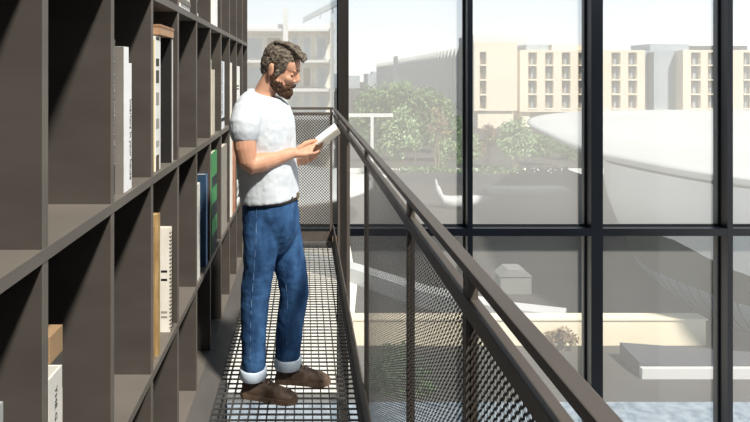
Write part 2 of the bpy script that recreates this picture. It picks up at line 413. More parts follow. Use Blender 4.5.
for k, (c, hh) in enumerate((((206, 200, 188), .095), ((96, 90, 84), .095), ((190, 184, 172), .095), ((84, 80, 76), .092), ((160, 132, 100), .066))):
    t = thing('book', ['pale', 'dark grey', 'light grey', 'charcoal', 'tan spined'][k]+' thick book, '+['lowest', 'second lowest', 'middle one', 'second from top', 'topmost'][k]+' of the stack behind the white box file', 'book', (-.70, 1.478, zz))
    obj('cover', MB().box(-.79, -.612, 1.44, 1.515, zz, zz+.005).box(-.79, -.612, 1.44, 1.515, zz+hh-.006, zz+hh-.001).box(-.616, -.612, 1.44, 1.515, zz+.005, zz+hh-.006), bmat(c), t)
    obj('page_block', MB().box(-.785, -.617, 1.443, 1.512, zz+.0055, zz+hh-.0065), 'pages', t)
    zz += hh
book('pale grey book at the picture edge on the lower shelf', -.585, 1.128, .035, Z2, .44, (166, 168, 166))

# ------------------------------------------------------------------ catwalk
YE = 5.72
cw = thing('catwalk', 'narrow walkway of open steel grating between the bookshelf and the railing', 'walkway', (-.13, 3.0, -.03))
g = MB()
GX0, GX1 = -.44, .252
n = 16
for i in range(n+1):
    x = GX0+(GX1-GX0)*i/n
    g.box(x-.0028, x+.0028, .25, YE, -.024, 0)
obj('bearing_bars', g, 'grate', cw)
g = MB(); k = .25
while k < YE:
    g.box(GX0, GX1, k-.0045, k+.0045, -.007, -.001); k += .047
obj('cross_bars', g, 'grate', cw)
obj('edge_plate', MB().box(SX+.004, GX0-.004, .25, YE, -.012, 0), 'plate', cw)
obj('edge_frame', MB().box(GX1+.003, .268, .25, YE, -.05, .004), 'plate', cw)
obj('end_frame', MB().box(SX+.004, .268, YE+.001, YE+.05, -.05, .003), 'plate', cw)
obj('support_beam', MB().box(GX0-.06, GX0-.012, .25, YE, -.16, -.013), 'rail', cw)

# ------------------------------------------------------------------ railings
RX0, RX1 = .270, .295
YR = 5.74
rl = thing('railing', 'long bronze guard railing on the right of the walkway with perforated panels', 'railing', (.28, 3.0, 0))
bevel(obj('handrail', MB().box(RX0, RX1+.001, .25, YR+.03, 1.2625, 1.279), 'rail', rl), .002)
bevel(obj('lower_rail', MB().box(RX0, RX1, .25, YR, 1.192, 1.222), 'rail', rl), .002)
for y in (.45, 1.02, 1.6, 2.75, 3.9, 5.0):
    obj('post', MB().box(RX0+.002, RX1-.003, y-.006, y+.012, -.05, 1.1915), 'rail', rl)
    obj('spacer', MB().box(RX0+.004, RX1-.004, y-.012, y+.02, 1.222, 1.2625), 'rail', rl)
obj('kick_plate', MB().box(.2685, .2755, .25, YR, -.05, .165), 'rail', rl)
for a, b_ in ((.25, .444), (.463, 1.014), (1.033, 1.594), (1.613, 2.744)):
    obj('perforated_panel', MB().box(.279, .2806, a, b_, .06, 1.191), 'perf_y', rl)
er = thing('end_railing', 'short railing with perforated panel closing the far end of the walkway', 'railing', (-.13, YR+.03, 0))
bevel(obj('handrail', MB().box(SX, RX0-.001, YR, YR+.026, 1.268, 1.292), 'rail', er), .002)
obj('lower_rail', MB().box(SX, RX0-.001, YR, YR+.024, 1.215, 1.242), 'rail', er)
for x in (SX+.004, .238): obj('post', MB().box(x, x+.024, YR+.002, YR+.024, .0045, 1.215), 'rail', er)
for x in (SX+.004, .24): obj('spacer', MB().box(x, x+.02, YR+.004, YR+.022, 1.242, 1.268), 'rail', er)
obj('perforated_panel', MB().box(SX+.03, .237, YR+.012, YR+.0136, .02, 1.214), 'perf_x', er)
obj('kick_plate', MB().box(SX+.03, .237, YR+.004, YR+.010, .008, .10), 'rail', er)

# ------------------------------------------------------------------ window wall
YW = 6.25; YG = YW+.13
def wx(px): return (px-HX)*YW/F
ml = [(wx(339), wx(348)), (wx(467.5), wx(472.8)), (wx(591.3), wx(603)), (wx(727.5), wx(733)), (wx(856), wx(866))]
ml = [(wx(216), wx(224))]+ml
ml = [(wx(88), wx(96))]+ml
for i, (a, b_) in enumerate(ml):
    struct(obj('trim_%d' % (i+1), MB().box(a, b_, YW, YW+.22, -3.2, 4.6), 'mullion_brown' if i == 2 else 'mullion'))
for i in range(len(ml)-1):
    x0, x1 = ml[i][1], ml[i+1][0]
    struct(obj('trim_%d' % (i+20), MB().box(x0+.001, x1-.001, YW+.001, YW+.219, -.078, 0), 'mullion'))
    w = MB()
    for z0, z1 in ((-3.2, -.079), (.001, 4.6)):
        w.box(x0+.001, x0+.016, YG-.012, YG+.012, z0, z1); w.box(x1-.016, x1-.001, YG-.012, YG+.012, z0, z1)
        w.box(x0+.016, x1-.016, YG-.012, YG+.012, z0, z0+.015); w.box(x0+.016, x1-.016, YG-.012, YG+.012, z1-.015, z1)
    wo = struct(obj('window_%d' % (i+1), w, 'gasket'))
    for z0, z1 in ((-3.2, -.079), (.001, 4.6)):
        pm = MB(); pm.v = [Vector((x0+.014, YG, z0+.013)), Vector((x1-.014, YG, z0+.013)), Vector((x1-.014, YG, z1-.013)), Vector((x0+.014, YG, z1-.013))]; pm.f = [(0, 1, 2, 3)]
        obj('pane', pm, 'glass' if z0 > 0 else 'glass_low', wo)

# ------------------------------------------------------------------ person
YM = 3.05; S = YM/F
psi = R(13)
AX = Vector((math.cos(psi), -math.sin(psi), 0)); BY = Vector((math.sin(psi), math.cos(psi), 0)); UZ = Vector((0, 0, 1))
def ring(px, py, hw, hd, Y=YM, tilt=0.0, yaw=None):
    s_ = Y/F
    a = (AX if yaw is None else Vector((math.cos(yaw), -math.sin(yaw), 0)))
    b_ = (BY if yaw is None else Vector((math.sin(yaw), math.cos(yaw), 0)))
    return (W(px, py, Y), a*(hw*s_)+UZ*tilt*hw*s_, b_*hd)
man = thing('person', 'bearded man in a white t-shirt and blue jeans reading a booklet on the walkway', 'person', (-.13, 3.05, 0))
# body: one continuous skin
bd = MB()
bd.loft([ring(270, 200, 25, .14), ring(269, 170, 24, .14), ring(267, 140, 25, .16), ring(265, 115, 25, .175), ring(264, 103, 20, .14), ring(265, 97, 12, .08)])
bd.loft([(W(261, 102, YM), AX*.062, BY*.066), (W(265, 92, YM), AX*.058, BY*.059), (W(270, 82, YM-.01), AX*.058, BY*.056), (W(274, 72, YM-.02), AX*.05, BY*.05)])
# head
HO = W(281.2, 65.5, 3.03); HM = Matrix.Rotation(-R(14), 4, 'Z') @ Matrix.Rotation(R(19), 4, 'Y') @ Matrix.Rotation(R(0), 4, 'X')
K = 1.0
def hp(x, y, z): return HO+(HM.to_3x3() @ (Vector((x, y, z))*K))
H3 = HM.to_3x3()
def hb(m_, x, y, z, rx, ry, rz, rot=None):
    mt = H3 if rot is None else H3 @ Euler(rot).to_matrix()
    m_.ball(hp(x, y, z), rx*K, ry*K, rz*K, mt)
hb(bd, -.006, 0, .022, .095, .074, .088)
hb(bd, .030, 0, -.04, .062, .062, .085)
hb(bd, .050, 0, .012, .046, .058, .060)        # forehead
hb(bd, .058, 0, -.10, .036, .042, .036)        # jaw
hb(bd, .074, 0, -.118, .020, .024, .018)       # chin
hb(bd, .086, 0, -.002, .010, .044, .010)       # brow
for s_ in (-1, 1):
    hb(bd, .060, .036*s_, -.048, .026, .022, .022)   # cheek bone
    hb(bd, .072, .030*s_, -.022, .014, .016, .009)   # eyelid
    hb(bd, .018, .050*s_, -.085, .045, .014, .035, (0, R(22), 0))  # jaw side
    hb(bd, -.022, .077*s_, -.030, .018, .008, .032, (0, R(-12), R(18)*s_))   # ear
    hb(bd, -.026, .083*s_, -.018, .015, .004, .018, (0, R(-12), R(22)*s_))
    hb(bd, .094, .011*s_, -.054, .009, .007, .007)   # nostril wing
bd.loft([(hp(.084, 0, -.004), H3 @ Vector((.012, 0, .004)), H3 @ Vector((0, .010, 0))), (hp(.094, 0, -.022), H3 @ Vector((.013, 0, .006)), H3 @ Vector((0, .010, 0))),
         (hp(.104, 0, -.042), H3 @ Vector((.013, 0, .006)), H3 @ Vector((0, .013, 0))), (hp(.104, 0, -.053), H3 @ Vector((.012, 0, .004)), H3 @ Vector((0, .014, 0))), (hp(.094, 0, -.060), H3 @ Vector((.010, 0, .002)), H3 @ Vector((0, .012, 0)))], 14)
hb(bd, .084, 0, -.083, .013, .020, .007); hb(bd, .082, 0, -.093, .012, .018, .007)   # lips
# arms
def limb(pts):
    """pts: (px, py, Y, radius_m)"""
    P = [W(a, b_, y) for a, b_, y, r in pts]; bd.tube(P, [r for *_, r in pts], 16)
RW = W(293.5, 153, 2.945)
limb([(247, 116, 2.87, .062), (244.5, 132, 2.845, .058), (245, 148, 2.835, .053), (247.5, 160, 2.84, .050), (252, 164.5, 2.845, .047), (262, 162, 2.86, .047), (275, 158.5, 2.895, .040), (286, 155, 2.925, .031), (294, 152.6, 2.945, .027)])
LW = W(295, 161, 3.13)
limb([(266, 116, 3.22, .062), (268, 135, 3.24, .056), (271, 155, 3.24, .05), (275, 164, 3.23, .046), (284, 163.5, 3.18, .04), (295, 161, 3.13, .027)])
# hands
def hand(wr, kn, side, fingers, thumb, yaxis):
    """palm from wrist to knuckle row; finger chains as lists of points"""
    ax = (kn-wr); nn = ax.cross(yaxis).normalized()
    bd.loft([(wr, yaxis*.026, nn*.020), (wr+ax*.35, yaxis*.036, nn*.019), (wr+ax*.75, yaxis*.042, nn*.017), (kn, yaxis*.040, nn*.013)], 18, 2.6)
    for ch, r in fingers: bd.tube(ch, [r*1.08, r*1.05, r*.95, r*.82][:len(ch)] if len(ch) == 4 else r, 10)
    bd.tube(thumb, [.014, .0125, .0105, .009], 10)
# right (near) hand: fingers curl round the underside of the booklet, thumb on the page
kR = W(309.5, 149.5, 2.955)
yR = Vector((.15, .78, .6)).normalized()
FR = []
for i, (ln, rr) in enumerate(((.93, .0092), (1.0, .0096), (.96, .0092), (.80, .0082))):
    o_ = (1.5-i)*.0205
    b0 = kR+yR*o_+Vector((-.012, 0, 0))
    d1 = Vector((.92, .22, .10+.08*(1.5-i)*.3)).normalized(); d2 = Vector((.80, .50, .33)).normalized(); d3 = Vector((.25, .75, .6)).normalized()
    p1 = b0+d1*.052*ln; p2 = p1+d2*.028*ln; p3 = p2+d3*.020*ln
    FR.append(([b0, p1, p2, p3], rr))
tb = W(299, 148.5, 2.945)
TR = [tb, W(305.5, 143.5, 2.955), W(311.5, 141.2, 2.975), W(316.5, 140.6, 2.995)]
hand(RW, kR, 1, FR, TR, yR)
# left (far) hand: palm under the spine of the booklet
kL = W(308, 157.5, 3.10)
yL = Vector((.1, .62, -.78)).normalized()
FL = []
for i, (ln, rr) in enumerate(((.93, .0092), (1.0, .0096), (.96, .0092), (.80, .0082))):
    o_ = (i-1.5)*.0205
    b0 = kL+yL*o_+Vector((-.012, 0, 0))
    d1 = Vector((.90, -.18, .36)).normalized(); d2 = Vector((.70, -.48, .5)).normalized(); d3 = Vector((.25, -.75, .55)).normalized()
    p1 = b0+d1*.050*ln; p2 = p1+d2*.027*ln; p3 = p2+d3*.019*ln
    FL.append(([b0, p1, p2, p3], rr))
TL = [W(300, 156, 3.11), W(307, 149, 3.10), W(313, 145, 3.095), W(318, 142.5, 3.09)]
hand(LW, kL, -1, FL, TL, yL)
# legs under the jeans, down to the ankles inside the shoes
limb([(262, 222, 2.99, .055), (258.5, 260, 2.97, .058), (254.5, 300, 2.975, .05), (253.5, 345, 2.985, .042), (252.5, 378, 2.99, .033), (252.5, 385, 2.99, .033)])
limb([(280, 222, 3.10, .055), (287, 255, 3.12, .058), (293, 290, 3.12, .05), (288.5, 335, 3.125, .042), (286, 365, 3.13, .033), (286, 373, 3.13, .033)])
body = obj('body', bd, 'skin', man)
remesh(body, .0036, 3, .5)
# eyes (lowered lids), brows
for s_ in (-1, 1):
    e = MB(); e.tube([hp(.079+.003*math.sin(i*.8), s_*(.016+.0075*i), -.0285-.0025*math.sin(i*.8)) for i in range(5)], .0024, 8)
    obj('eyelashes', e, 'eye', man, True)
    e = MB(); e.tube([hp(.094-.0022*i*i, s_*(.012+.010*i), .001+.002*i) for i in range(4)], [.004, .005, .0045, .003], 8)
    obj('eyebrow', e, 'beard', man, True)
# hair
hr = MB()
hb(hr, -.012, 0, .038, .096, .080, .085)
hb(hr, -.044, 0, .005, .062, .072, .075)
hb(hr, -.058, 0, -.035, .038, .056, .045)
hb(hr, .030, 0, .088, .066, .058, .032, (0, R(18), 0))
for s_ in (-1, 1):
    hb(hr, .016, .058*s_, .012, .035, .022, .050)      # temple
    hb(hr, .010, .068*s_, -.028, .012, .010, .036)     # sideburn
for k in range(9):                                     # locks swept forward to the fringe
    y = -.05+.0125*k
    hr.tube([hp(-.05, y*1.05, .106), hp(.0, y*1.1, .113), hp(.05, y, .098+.01*math.sin(k*2.1)), hp(.088, y*.9-.004, .078+.008*math.sin(k*1.7)), hp(.104+.005*math.sin(k*3.3), y*.8-.012, .062+.01*math.cos(k*2.3))], [.010, .013, .013, .011, .006], 8)
hair = obj('hair', hr, 'hair', man)
remesh(hair, .004, 2, .4, [(.02, .012), (.008, .006)])
# beard
br = MB()
hb(br, .060, 0, -.118, .044, .046, .032)
hb(br, .078, 0, -.128, .024, .030, .026)
hb(br, .040, 0, -.105, .045, .055, .035)
for s_ in (-1, 1):
    hb(br, .024, .050*s_, -.092, .044, .015, .034, (0, R(28), 0))
    hb(br, -.002, .061*s_, -.062, .015, .010, .040, (0, R(-10), 0))
    br.tube([hp(.098, .002*s_, -.070), hp(.095, .016*s_, -.074), hp(.082, .030*s_, -.088), hp(.068, .038*s_, -.104)], [.007, .009, .010, .010], 10)
beard = obj('beard', br, 'beard', man)
remesh(beard, .004, 2, .4, [(.012, .008)])

# t-shirt
ts = MB()
ts.loft([ring(270, 198.5, 28.2, .182, tilt=.10), ring(269.5, 190, 28.3, .182, tilt=.09), ring(268.5, 178, 28.6, .182, tilt=.05), ring(267, 160, 28.2, .186), ring(265.5, 142, 28.8, .196),
         ring(264.5, 126, 29.3, .205), ring(263.5, 114, 28.3, .205), ring(262.5, 105, 25.8, .185, tilt=-.05), ring(263.3, 99.5, 22.5, .145, tilt=-.14), ring(265, 96, 18.5, .105, tilt=-.26), ring(266, 94, 15.8, .086, tilt=-.32)], 36, 2.3)
def tsleeve(pts):
    ts.tube([W(a, b_, y) for a, b_, y, r in pts], [r+.007 for *_, r in pts], 20)
tsleeve([(254, 106, 2.93, .060), (248, 114, 2.875, .070), (245, 125, 2.85, .071), (244.8, 133, 2.845, .066)])
tsleeve([(262, 106, 3.16, .060), (267, 114, 3.22, .070), (269, 125, 3.24, .071), (269.5, 133, 3.24, .066)])
shirt = obj('t_shirt', ts, 'shirt', man)
remesh(shirt, .0055, 5, .5, [(.09, .010), (.03, .003)])

# jeans
jn = MB()
jn.loft([ring(270.5, 194, 26.6, .165, tilt=.05), ring(270.5, 205, 27.2, .168), ring(271.3, 218, 28.4, .160), ring(271.8, 230, 27.0, .135), ring(272, 242, 21, .095), ring(272, 252, 11, .05)], 32, 2.3)
JR = [(260.5, 208, 2.972, 16.5, .085), (260.3, 225, 2.968, 17.4, .091), (260.4, 245, 2.967, 17.2, .092), (259.5, 262, 2.967, 16.0, .088), (256.8, 285, 2.972, 15.2, .080), (254.8, 303, 2.976, 14.2, .075), (253.8, 322, 2.98, 13.1, .070), (253.6, 345, 2.985, 12.5, .067), (253.6, 368, 2.99, 12.6, .067)]
JL = [(279.5, 208, 3.12, 17, .085), (282.5, 225, 3.12, 18.2, .091), (285, 245, 3.12, 18.2, .091), (288, 262, 3.12, 17.8, .088), (293.5, 282, 3.12, 15.2, .082), (294.2, 296, 3.12, 14.8, .077), (291, 318, 3.122, 14.0, .072), (288.6, 340, 3.125, 13.1, .068), (288, 357.5, 3.13, 13.0, .067)]
jn.loft([ring(a, b_, hw, hd, y) for a, b_, y, hw, hd in JR], 24)
jn.loft([ring(a, b_, hw, hd, y) for a, b_, y, hw, hd in JL], 24)
jeans = obj('jeans', jn, 'denim', man)
remesh(jeans, .006, 30, .5, [(.10, .012), (.035, .005)])
def cuff(px, py, Y, hw, hd):
    c = MB(); c.loft([ring(px, py, hw, hd, Y), ring(px, py+1, hw+.5, hd+.003, Y), ring(px-.3, py+9.5, hw+.3, hd+.002, Y), ring(px-.3, py+10.2, hw-.6, hd-.003, Y)], 28)
    return c
obj('turned_cuff', cuff(253.6, 367, 2.99, 13.0, .070), 'denim_light', man, True)
obj('turned_cuff', cuff(288, 356.5, 3.13, 13.4, .070), 'denim_light', man, True)
# outer side seam and inner seam of the jeans
from mathutils.bvhtree import BVHTree
def on_cloth(o, pts, lift=.0005):
    off = ORG['person']
    tr_ = BVHTree.FromPolygons([v.co+off for v in o.data.vertices], [tuple(p.vertices) for p in o.data.polygons])
    P = []
    for (a, b_), (c, d) in zip(pts, pts[1:]):
        for k in range(6): P.append((a+(c-a)*k/6, b_+(d-b_)*k/6))
    P.append(pts[-1]); out_ = []
    e_ = Vector((0, 0, CH))
    for px, py in P:
        d = (W(px, py, 1.0)-e_).normalized()
        h, n_, *_ = tr_.ray_cast(e_, d)
        if h is not None: out_.append(h+n_*lift)
    return out_
def seam(name, o, pts, rad, m_):
    q = on_cloth(o, pts)
    if len(q) > 2: obj(name, MB().tube(q, rad, 8), m_, man, True)
seam('side_seam', jeans, [(256.5, 206), (256, 240), (253.5, 275), (251, 310), (250, 340), (250, 362)], .002, 'stitch')
seam('inner_seam', jeans, [(284, 268), (287.5, 300), (287, 330), (286, 354)], .0013, 'stitch')
seam('pocket_seam', jeans, [(259, 207.5), (264, 208), (270, 205), (274, 200.5)], .0022, 'stitch_dark')
seam('fly_seam', jeans, [(292.5, 202), (292.8, 212), (291.5, 222)], .0014, 'stitch')
bl = MB(); bl.loft([ring(270.6, 199.5, 27.6, .176, tilt=.06), ring(270.5, 194.5, 27.6, .176, tilt=.06)], 36, 2.3)
obj('belt', bl, 'belt', man, True)
bc = W(297.5, 195.5, 3.02)
obj('buckle', MB().obox(bc, AX*.004, BY*.022, UZ*.016), 'brass', man)

# shoes
def shoe(heel, ang, L, name):
    ca, sa = math.cos(ang), math.sin(ang)
    mt = Matrix.Translation(heel) @ Matrix.Rotation(ang, 4, 'Z')
    def rg(x, w, h, z0=0.022, off=0):
        q = []
        for i in range(20):
            t_ = 2*math.pi*i/20
            y = w*math.cos(t_); z = math.sin(t_)
            z = z0+(h-z0)*(max(z, 0)**.85) if z > 0 else z0
            q.append(mt @ Vector((x, y+off, z)))
        return q
    u = MB(); k = L/.285
    u.loops([rg(.004, .022, .055), rg(.012, .034, .088), rg(.045, .039, .112), rg(.085, .041, .115), rg(.115, .041, .102), rg(.15, .043, .084), rg(.19, .046, .069), rg(.225, .046, .060), rg(.255, .040, .052), rg(.274, .028, .044), rg(.282, .014, .034)])
    if k != 1: pass
    up = obj('shoe', u, 'leather', man, True)
    s2 = up.modifiers.new('sub', 'SUBSURF'); s2.levels = 1; s2.render_levels = 1
    so = MB(); pts = []
    prof = [(.0, .022), (.02, .036), (.06, .042), (.11, .042), (.17, .047), (.22, .050), (.255, .044), (.278, .030), (.289, .012)]
    for x, w in prof: pts.append((x, -w))
    for x, w in reversed(prof): pts.append((x, w))
    so.prism(pts, .002, .026); so.prism([(x, y) for x, y in pts if x < .09], .0, .004)
    so.xf(mt); obj('sole', so, 'sole', up)
    la = MB()
    for x, z in ((.105, .110), (.122, .102), (.139, .094), (.156, .086)):
        la.tube([mt @ Vector((x-.004, -.024, z-.006)), mt @ Vector((x, 0, z+.001)), mt @ Vector((x+.004, .024, z-.006))], .0026, 6)
    la.tube([mt @ Vector((.10, -.012, .116)), mt @ Vector((.112, -.034, .100)), mt @ Vector((.122, -.03, .092))], .0024, 6)
    obj('laces', la, 'lace', up, True)
    cl = MB(); cl.loft([(mt @ Vector((.05, 0, .095)), (mt.to_3x3() @ Vector((.049, 0, .0))), mt.to_3x3() @ Vector((0, .046, 0))), (mt @ Vector((.05, 0, .128)), (mt.to_3x3() @ Vector((.049, 0, -.004))), mt.to_3x3() @ Vector((0, .046, 0)))], 20)
    obj('ankle_collar', cl, 'leather', up, True)
shoe(Vector((-.316, 3.004, .0015)), R(-16), .285, 'near')
shoe(Vector((-.155, 3.136, .0015)), R(-6), .285, 'far')

# booklet in the hands
bkt = thing('booklet', 'open white booklet held in both hands of the man', 'booklet', W(323, 141, 3.04))
sp0, sp1 = W(320, 148, 3.04), W(340, 132.5, 3.07)
spd = (sp1-sp0)
def leaf(out, lift, m_, name, th):
    a = sp0; b_ = sp1; e = out
    nrm = spd.cross(e).normalized()
    if nrm.z < 0: nrm = -nrm
    pts = []
    for k in range(7):
        f = k/6; c = e*f+nrm*(math.sin(f*math.pi)*lift)
        pts.append([a+c, b_+c, b_+c+nrm*th, a+c+nrm*th])
    return obj(name, MB().loops(pts), m_, bkt)
near_out = Vector((-.02, -.13, .035)); far_out = Vector((-.02, .13, .035))
leaf(near_out, .010, 'paper', 'page', .004); leaf(far_out, .010, 'paper', 'page', .004)
dn = Vector((.003, 0, -.004))
sp0 = sp0+dn; sp1 = sp1+dn
leaf(near_out*1.03, .008, 'cream', 'cover', .0015); leaf(far_out*1.03, .008, 'cream', 'cover', .0015)

# ------------------------------------------------------------------ outdoors
GZ = -9.0
def G(px, py): Y = F*(CH-GZ)/(py-HY); return Vector(((px-HX)*Y/F, Y, GZ))
struct(obj('ground', MB().box(-400, 600, 8, 900, GZ-1, GZ), 'asphalt'))
def slab(name, poly, z0, z1, m): return obj(name, MB().prism(poly, z0, z1), m)
struct(slab('plaza', [(-40, 20), (1.4, 20), (2.6, 30), (2.8, 37), (-40, 37)], GZ, GZ+.02, 'plaza'))
M['bed'] = mat('brown_planting_soil', (112, 92, 72), (150, 126, 98), .95, scale=(.6, .6, 1), spec=.05)
struct(slab('planting_bed', [(-40, 37.01), (2.8, 37.01), (2.6, 62), (-40, 62)], GZ, GZ+.02, 'bed'))
struct(slab('gravel_strip', [(-30, 9), (60, 9), (60, 19.4), (-30, 19.4)], GZ, GZ+.03, 'bluepave'))
struct(slab('footpath', [(2, 62), (40, 62), (40, 68), (2, 68)], GZ, GZ+.03, 'path'))

# cream building across the square
BY_ = 122.0; PM = F/BY_
def bxp(px): return (px-HX)/PM
def bz(py): return CH-(py-HY)/PM
cb = thing('apartment_building', 'long cream building with four rows of brown windows across the square', 'building', (bxp(600), BY_+6, GZ))
def facade(parent, spans, cols, top, base, rows, m_wall, y0, name='wall', deep=12):
    """solid piers between the window columns, so each opening is a real recess"""
    for (x0, x1) in spans:
        w = MB(); cc = sorted(c for c in cols if x0 < c[0] < x1)
        xs = x0
        for a, b_ in cc:
            w.box(bxp(xs), bxp(a), y0, y0+deep, bz(base), bz(top)); xs = b_
        w.box(bxp(xs), bxp(x1), y0, y0+deep, bz(base), bz(top))
        r0, r1 = rows[0][0], rows[-1][1]
        for a, b_ in cc:
            w.box(bxp(a), bxp(b_), y0, y0+deep, bz(r0), bz(top)); w.box(bxp(a), bxp(b_), y0, y0+deep, bz(base), bz(r1))
            w.box(bxp(a), bxp(b_), y0+1.2, y0+deep, bz(r1), bz(r0))
        obj(name, w, m_wall, parent)
        for a, b_ in cc:
            for (t0, t1) in rows:
                f_ = obj('window', MB().box(bxp(a), bxp(b_), y0+.9, y0+1.15, bz(t1-1.4), bz(t0)), 'recess', parent)
                obj('pane', MB().box(bxp(a)+.9, bxp(b_)-.12, y0+.86, y0+.9, bz(t1-2), bz(t0+2)), 'greyglass', f_)
                obj('balcony_slab', MB().box(bxp(a), bxp(b_), y0-.1, y0+1.15, bz(t1), bz(t1-1.4)), 'slab', parent)
ROWS = [(52.5, 66), (66, 80.5), (80.5, 95), (95, 109.5)]
facade(cb, [(470, 512)], [(475.5, 482)], 43, 110, ROWS, 'creambuild', BY_-3)
facade(cb, [(520, 645)], [(528.3, 537), (545.2, 553.5), (561.8, 570.5), (578.3, 586.5), (594.8, 603), (611.5, 620.5), (628.3, 637)], 50, 112, ROWS, 'creambuild', BY_)
facade(cb, [(683, 820)], [(691, 700.7), (708, 716.5), (724.5, 733), (743.5, 752), (760, 768.5), (777, 785), (793, 801)], 50, 112, ROWS, 'creambuild', BY_)
obj('setback_wall', MB().box(bxp(512), bxp(520), BY_+3, BY_+12, GZ, bz(47)), 'darkgrey', cb)
obj('glazed_link', MB().box(bxp(645), bxp(683), BY_+2.5, BY_+12, GZ, bz(50)), 'greyglass', cb)
obj('link_pier', MB().box(bxp(654), bxp(659), BY_+1.8, BY_+2.5, GZ, bz(52)), 'darkgrey', cb)
obj('ground_storey', MB().box(bxp(470), bxp(820), BY_+1.4, BY_+12, GZ, bz(112.2)), 'creambuild', cb)
obj('ground_storey', MB().box(bxp(474), bxp(508), BY_-2.6, BY_+1.3, GZ, bz(110.2)), 'creambuild', cb)
obj('roof_unit', MB().box(bxp(530), bxp(552), BY_+2, BY_+9, bz(50), bz(44)), 'greyglass', cb)
obj('roof_unit', MB().box(bxp(556), bxp(600), BY_+2, BY_+9, bz(50), bz(44)), 'creambuild', cb)
obj('roof_unit', MB().box(bxp(660), bxp(700), BY_+3.5, BY_+11, bz(50), bz(43)), 'greyglass', cb)
obj('roof_unit', MB().box(bxp(700), bxp(760), BY_+3.5, BY_+10, bz(50), bz(45)), 'darkgrey', cb)
for x in (522, 553, 585, 616, 648):
    obj('ground_pier', MB().box(bxp(x), bxp(x+9), BY_+.6, BY_+1.4, GZ, bz(112.2)), 'slab', cb)

# office with vertical fins, running away behind the trees
ob = thing('office_building', 'grey office block with pale vertical fins behind the trees', 'building', (46, 220, GZ))
obj('glass_wall', MB().box(39.5, 54, 146, 250, GZ, 8.2), 'officeglass', ob)
obj('glass_wall', MB().box(39.8, 54, 262, 330, GZ, 7.6), 'officeglass', ob)
obj('stair_tower', MB().box(38.6, 54, 250, 262, GZ, 9.6), 'fin', ob)
obj('roof_block', MB().box(41, 54, 146, 160, 8.2, 11.4), 'fin', ob)
for k in range(26):
    y = 146.4+k*4.1
    obj('fin', MB().box(38.7, 39.5, y, y+1.0, GZ, 8.4), 'fin', ob)
for k in range(14):
    y = 264+k*4.8
    obj('fin', MB().box(39.0, 39.8, y, y+1.2, GZ, 7.8), 'fin', ob)
for k, (x0, x1, y0, zt) in enumerate(((44, 70, 420, 2.5), (20, 44, 480, 1.0))):
    tag(obj('distant_building', MB().box(x0, x1, y0, y0+30, GZ, zt).box(x0+4, x0+12, y0+5, y0+20, zt, zt+1.5), 'greyglass'), ['hazy low block on the horizon beside the finned office', 'faint farthest block on the horizon left of the finned office'][k], 'building')

# close white framed building beyond the far end
nb = thing('framed_building', 'pale building with white slabs and columns behind the man', 'building', (-6, 68, GZ))
YN = 64.0; PN = F/YN
def nx(px): return (px-HX)/PN
def nz(py): return CH-(py-HY)/PN
obj('facade', MB().box(nx(130), nx(331), YN+2.5, YN+14, GZ, nz(26)), 'beige', nb)
for py in (29.5, 61, 90, 118, 147):
    obj('floor_slab', MB().box(nx(128), nx(335), YN, YN+2.6, nz(py+1.6), nz(py-1.2)), 'white', nb)
obj('parapet', MB().box(nx(128), nx(335), YN+.8, YN+2.5, nz(28.3), nz(23.5)), 'fin', nb)
for x0, x1 in ((150, 153), (212, 216), (283, 288), (330, 334)):
    obj('column', MB().box(nx(x0), nx(x1), YN-.2, YN+.3, GZ, nz(22 if x0 != 283 else 8)), 'white', nb)
for (ya, yb) in ((33, 59.5), (64, 88.5), (93, 116.5), (121, 145)):
    for x0, x1 in ((218, 240), (244, 262), (264, 281), (290, 299), (302, 312), (316, 328)):
        w = obj('window', MB().box(nx(x0), nx(x1), YN+2.3, YN+2.5, nz(yb-1), nz(ya+2)), 'fin', nb)
        obj('pane', MB().box(nx(x0)+.15, nx(x1)-.15, YN+2.25, YN+2.3, nz(yb-2), nz(ya+3.5)), 'greyglass' if (x0+int(ya)) % 3 else 'recess', w)
sl = MB(); a, b_ = W(303, 22, YN+1), W(340, 4, YN+1)
sl.loops([[a, a+Vector((0, 1.2, 0)), a+Vector((0, 1.2, .5)), a+Vector((0, 0, .5))], [b_, b_+Vector((0, 1.2, 0)), b_+Vector((0, 1.2, .7)), b_+Vector((0, 0, .7))]])
obj('slanted_beam', sl, 'greyglass', nb)
for x in (320, 333): obj('hanger', MB().box(nx(x), nx(x)+.12, YN+1.5, YN+1.62, nz(24), nz(13 if x == 320 else 6)), 'fin', nb)

# big white shell canopy on a bowl
rim = [(11.2, 22.5), (11.4, 25.5), (12.25, 30), (14.06, 38), (17.5, 44.5), (23, 48.5), (32, 49.5), (42, 46), (48, 36), (46, 24), (37, 15), (26, 14.5), (17.5, 16.1), (12.8, 17.3)]
def spline(pts, per=6):
    out = []; n_ = len(pts)
    for i in range(n_):
        p0, p1, p2, p3 = (Vector(pts[(i+k-1) % n_]) for k in range(4))
        for k in range(per):
            t = k/per
            out.append(.5*((2*p1)+(-p0+p2)*t+(2*p0-5*p1+4*p2-p3)*t*t+(-p0+3*p1-3*p2+p3)*t*t*t))
    return out
rim = spline(rim)
rim = [p*1.2 for p in rim]; CC = Vector((34.8, 36)); ZR = -2.0
cp = thing('shell_canopy', 'large white curved shell roof rising over a grey bowl, right of the trees', 'pavilion', (CC.x, CC.y, GZ/2))
def rg(s_, z): return [Vector((CC.x+(p.x-CC.x)*s_, CC.y+(p.y-CC.y)*s_, z)) for p in rim]
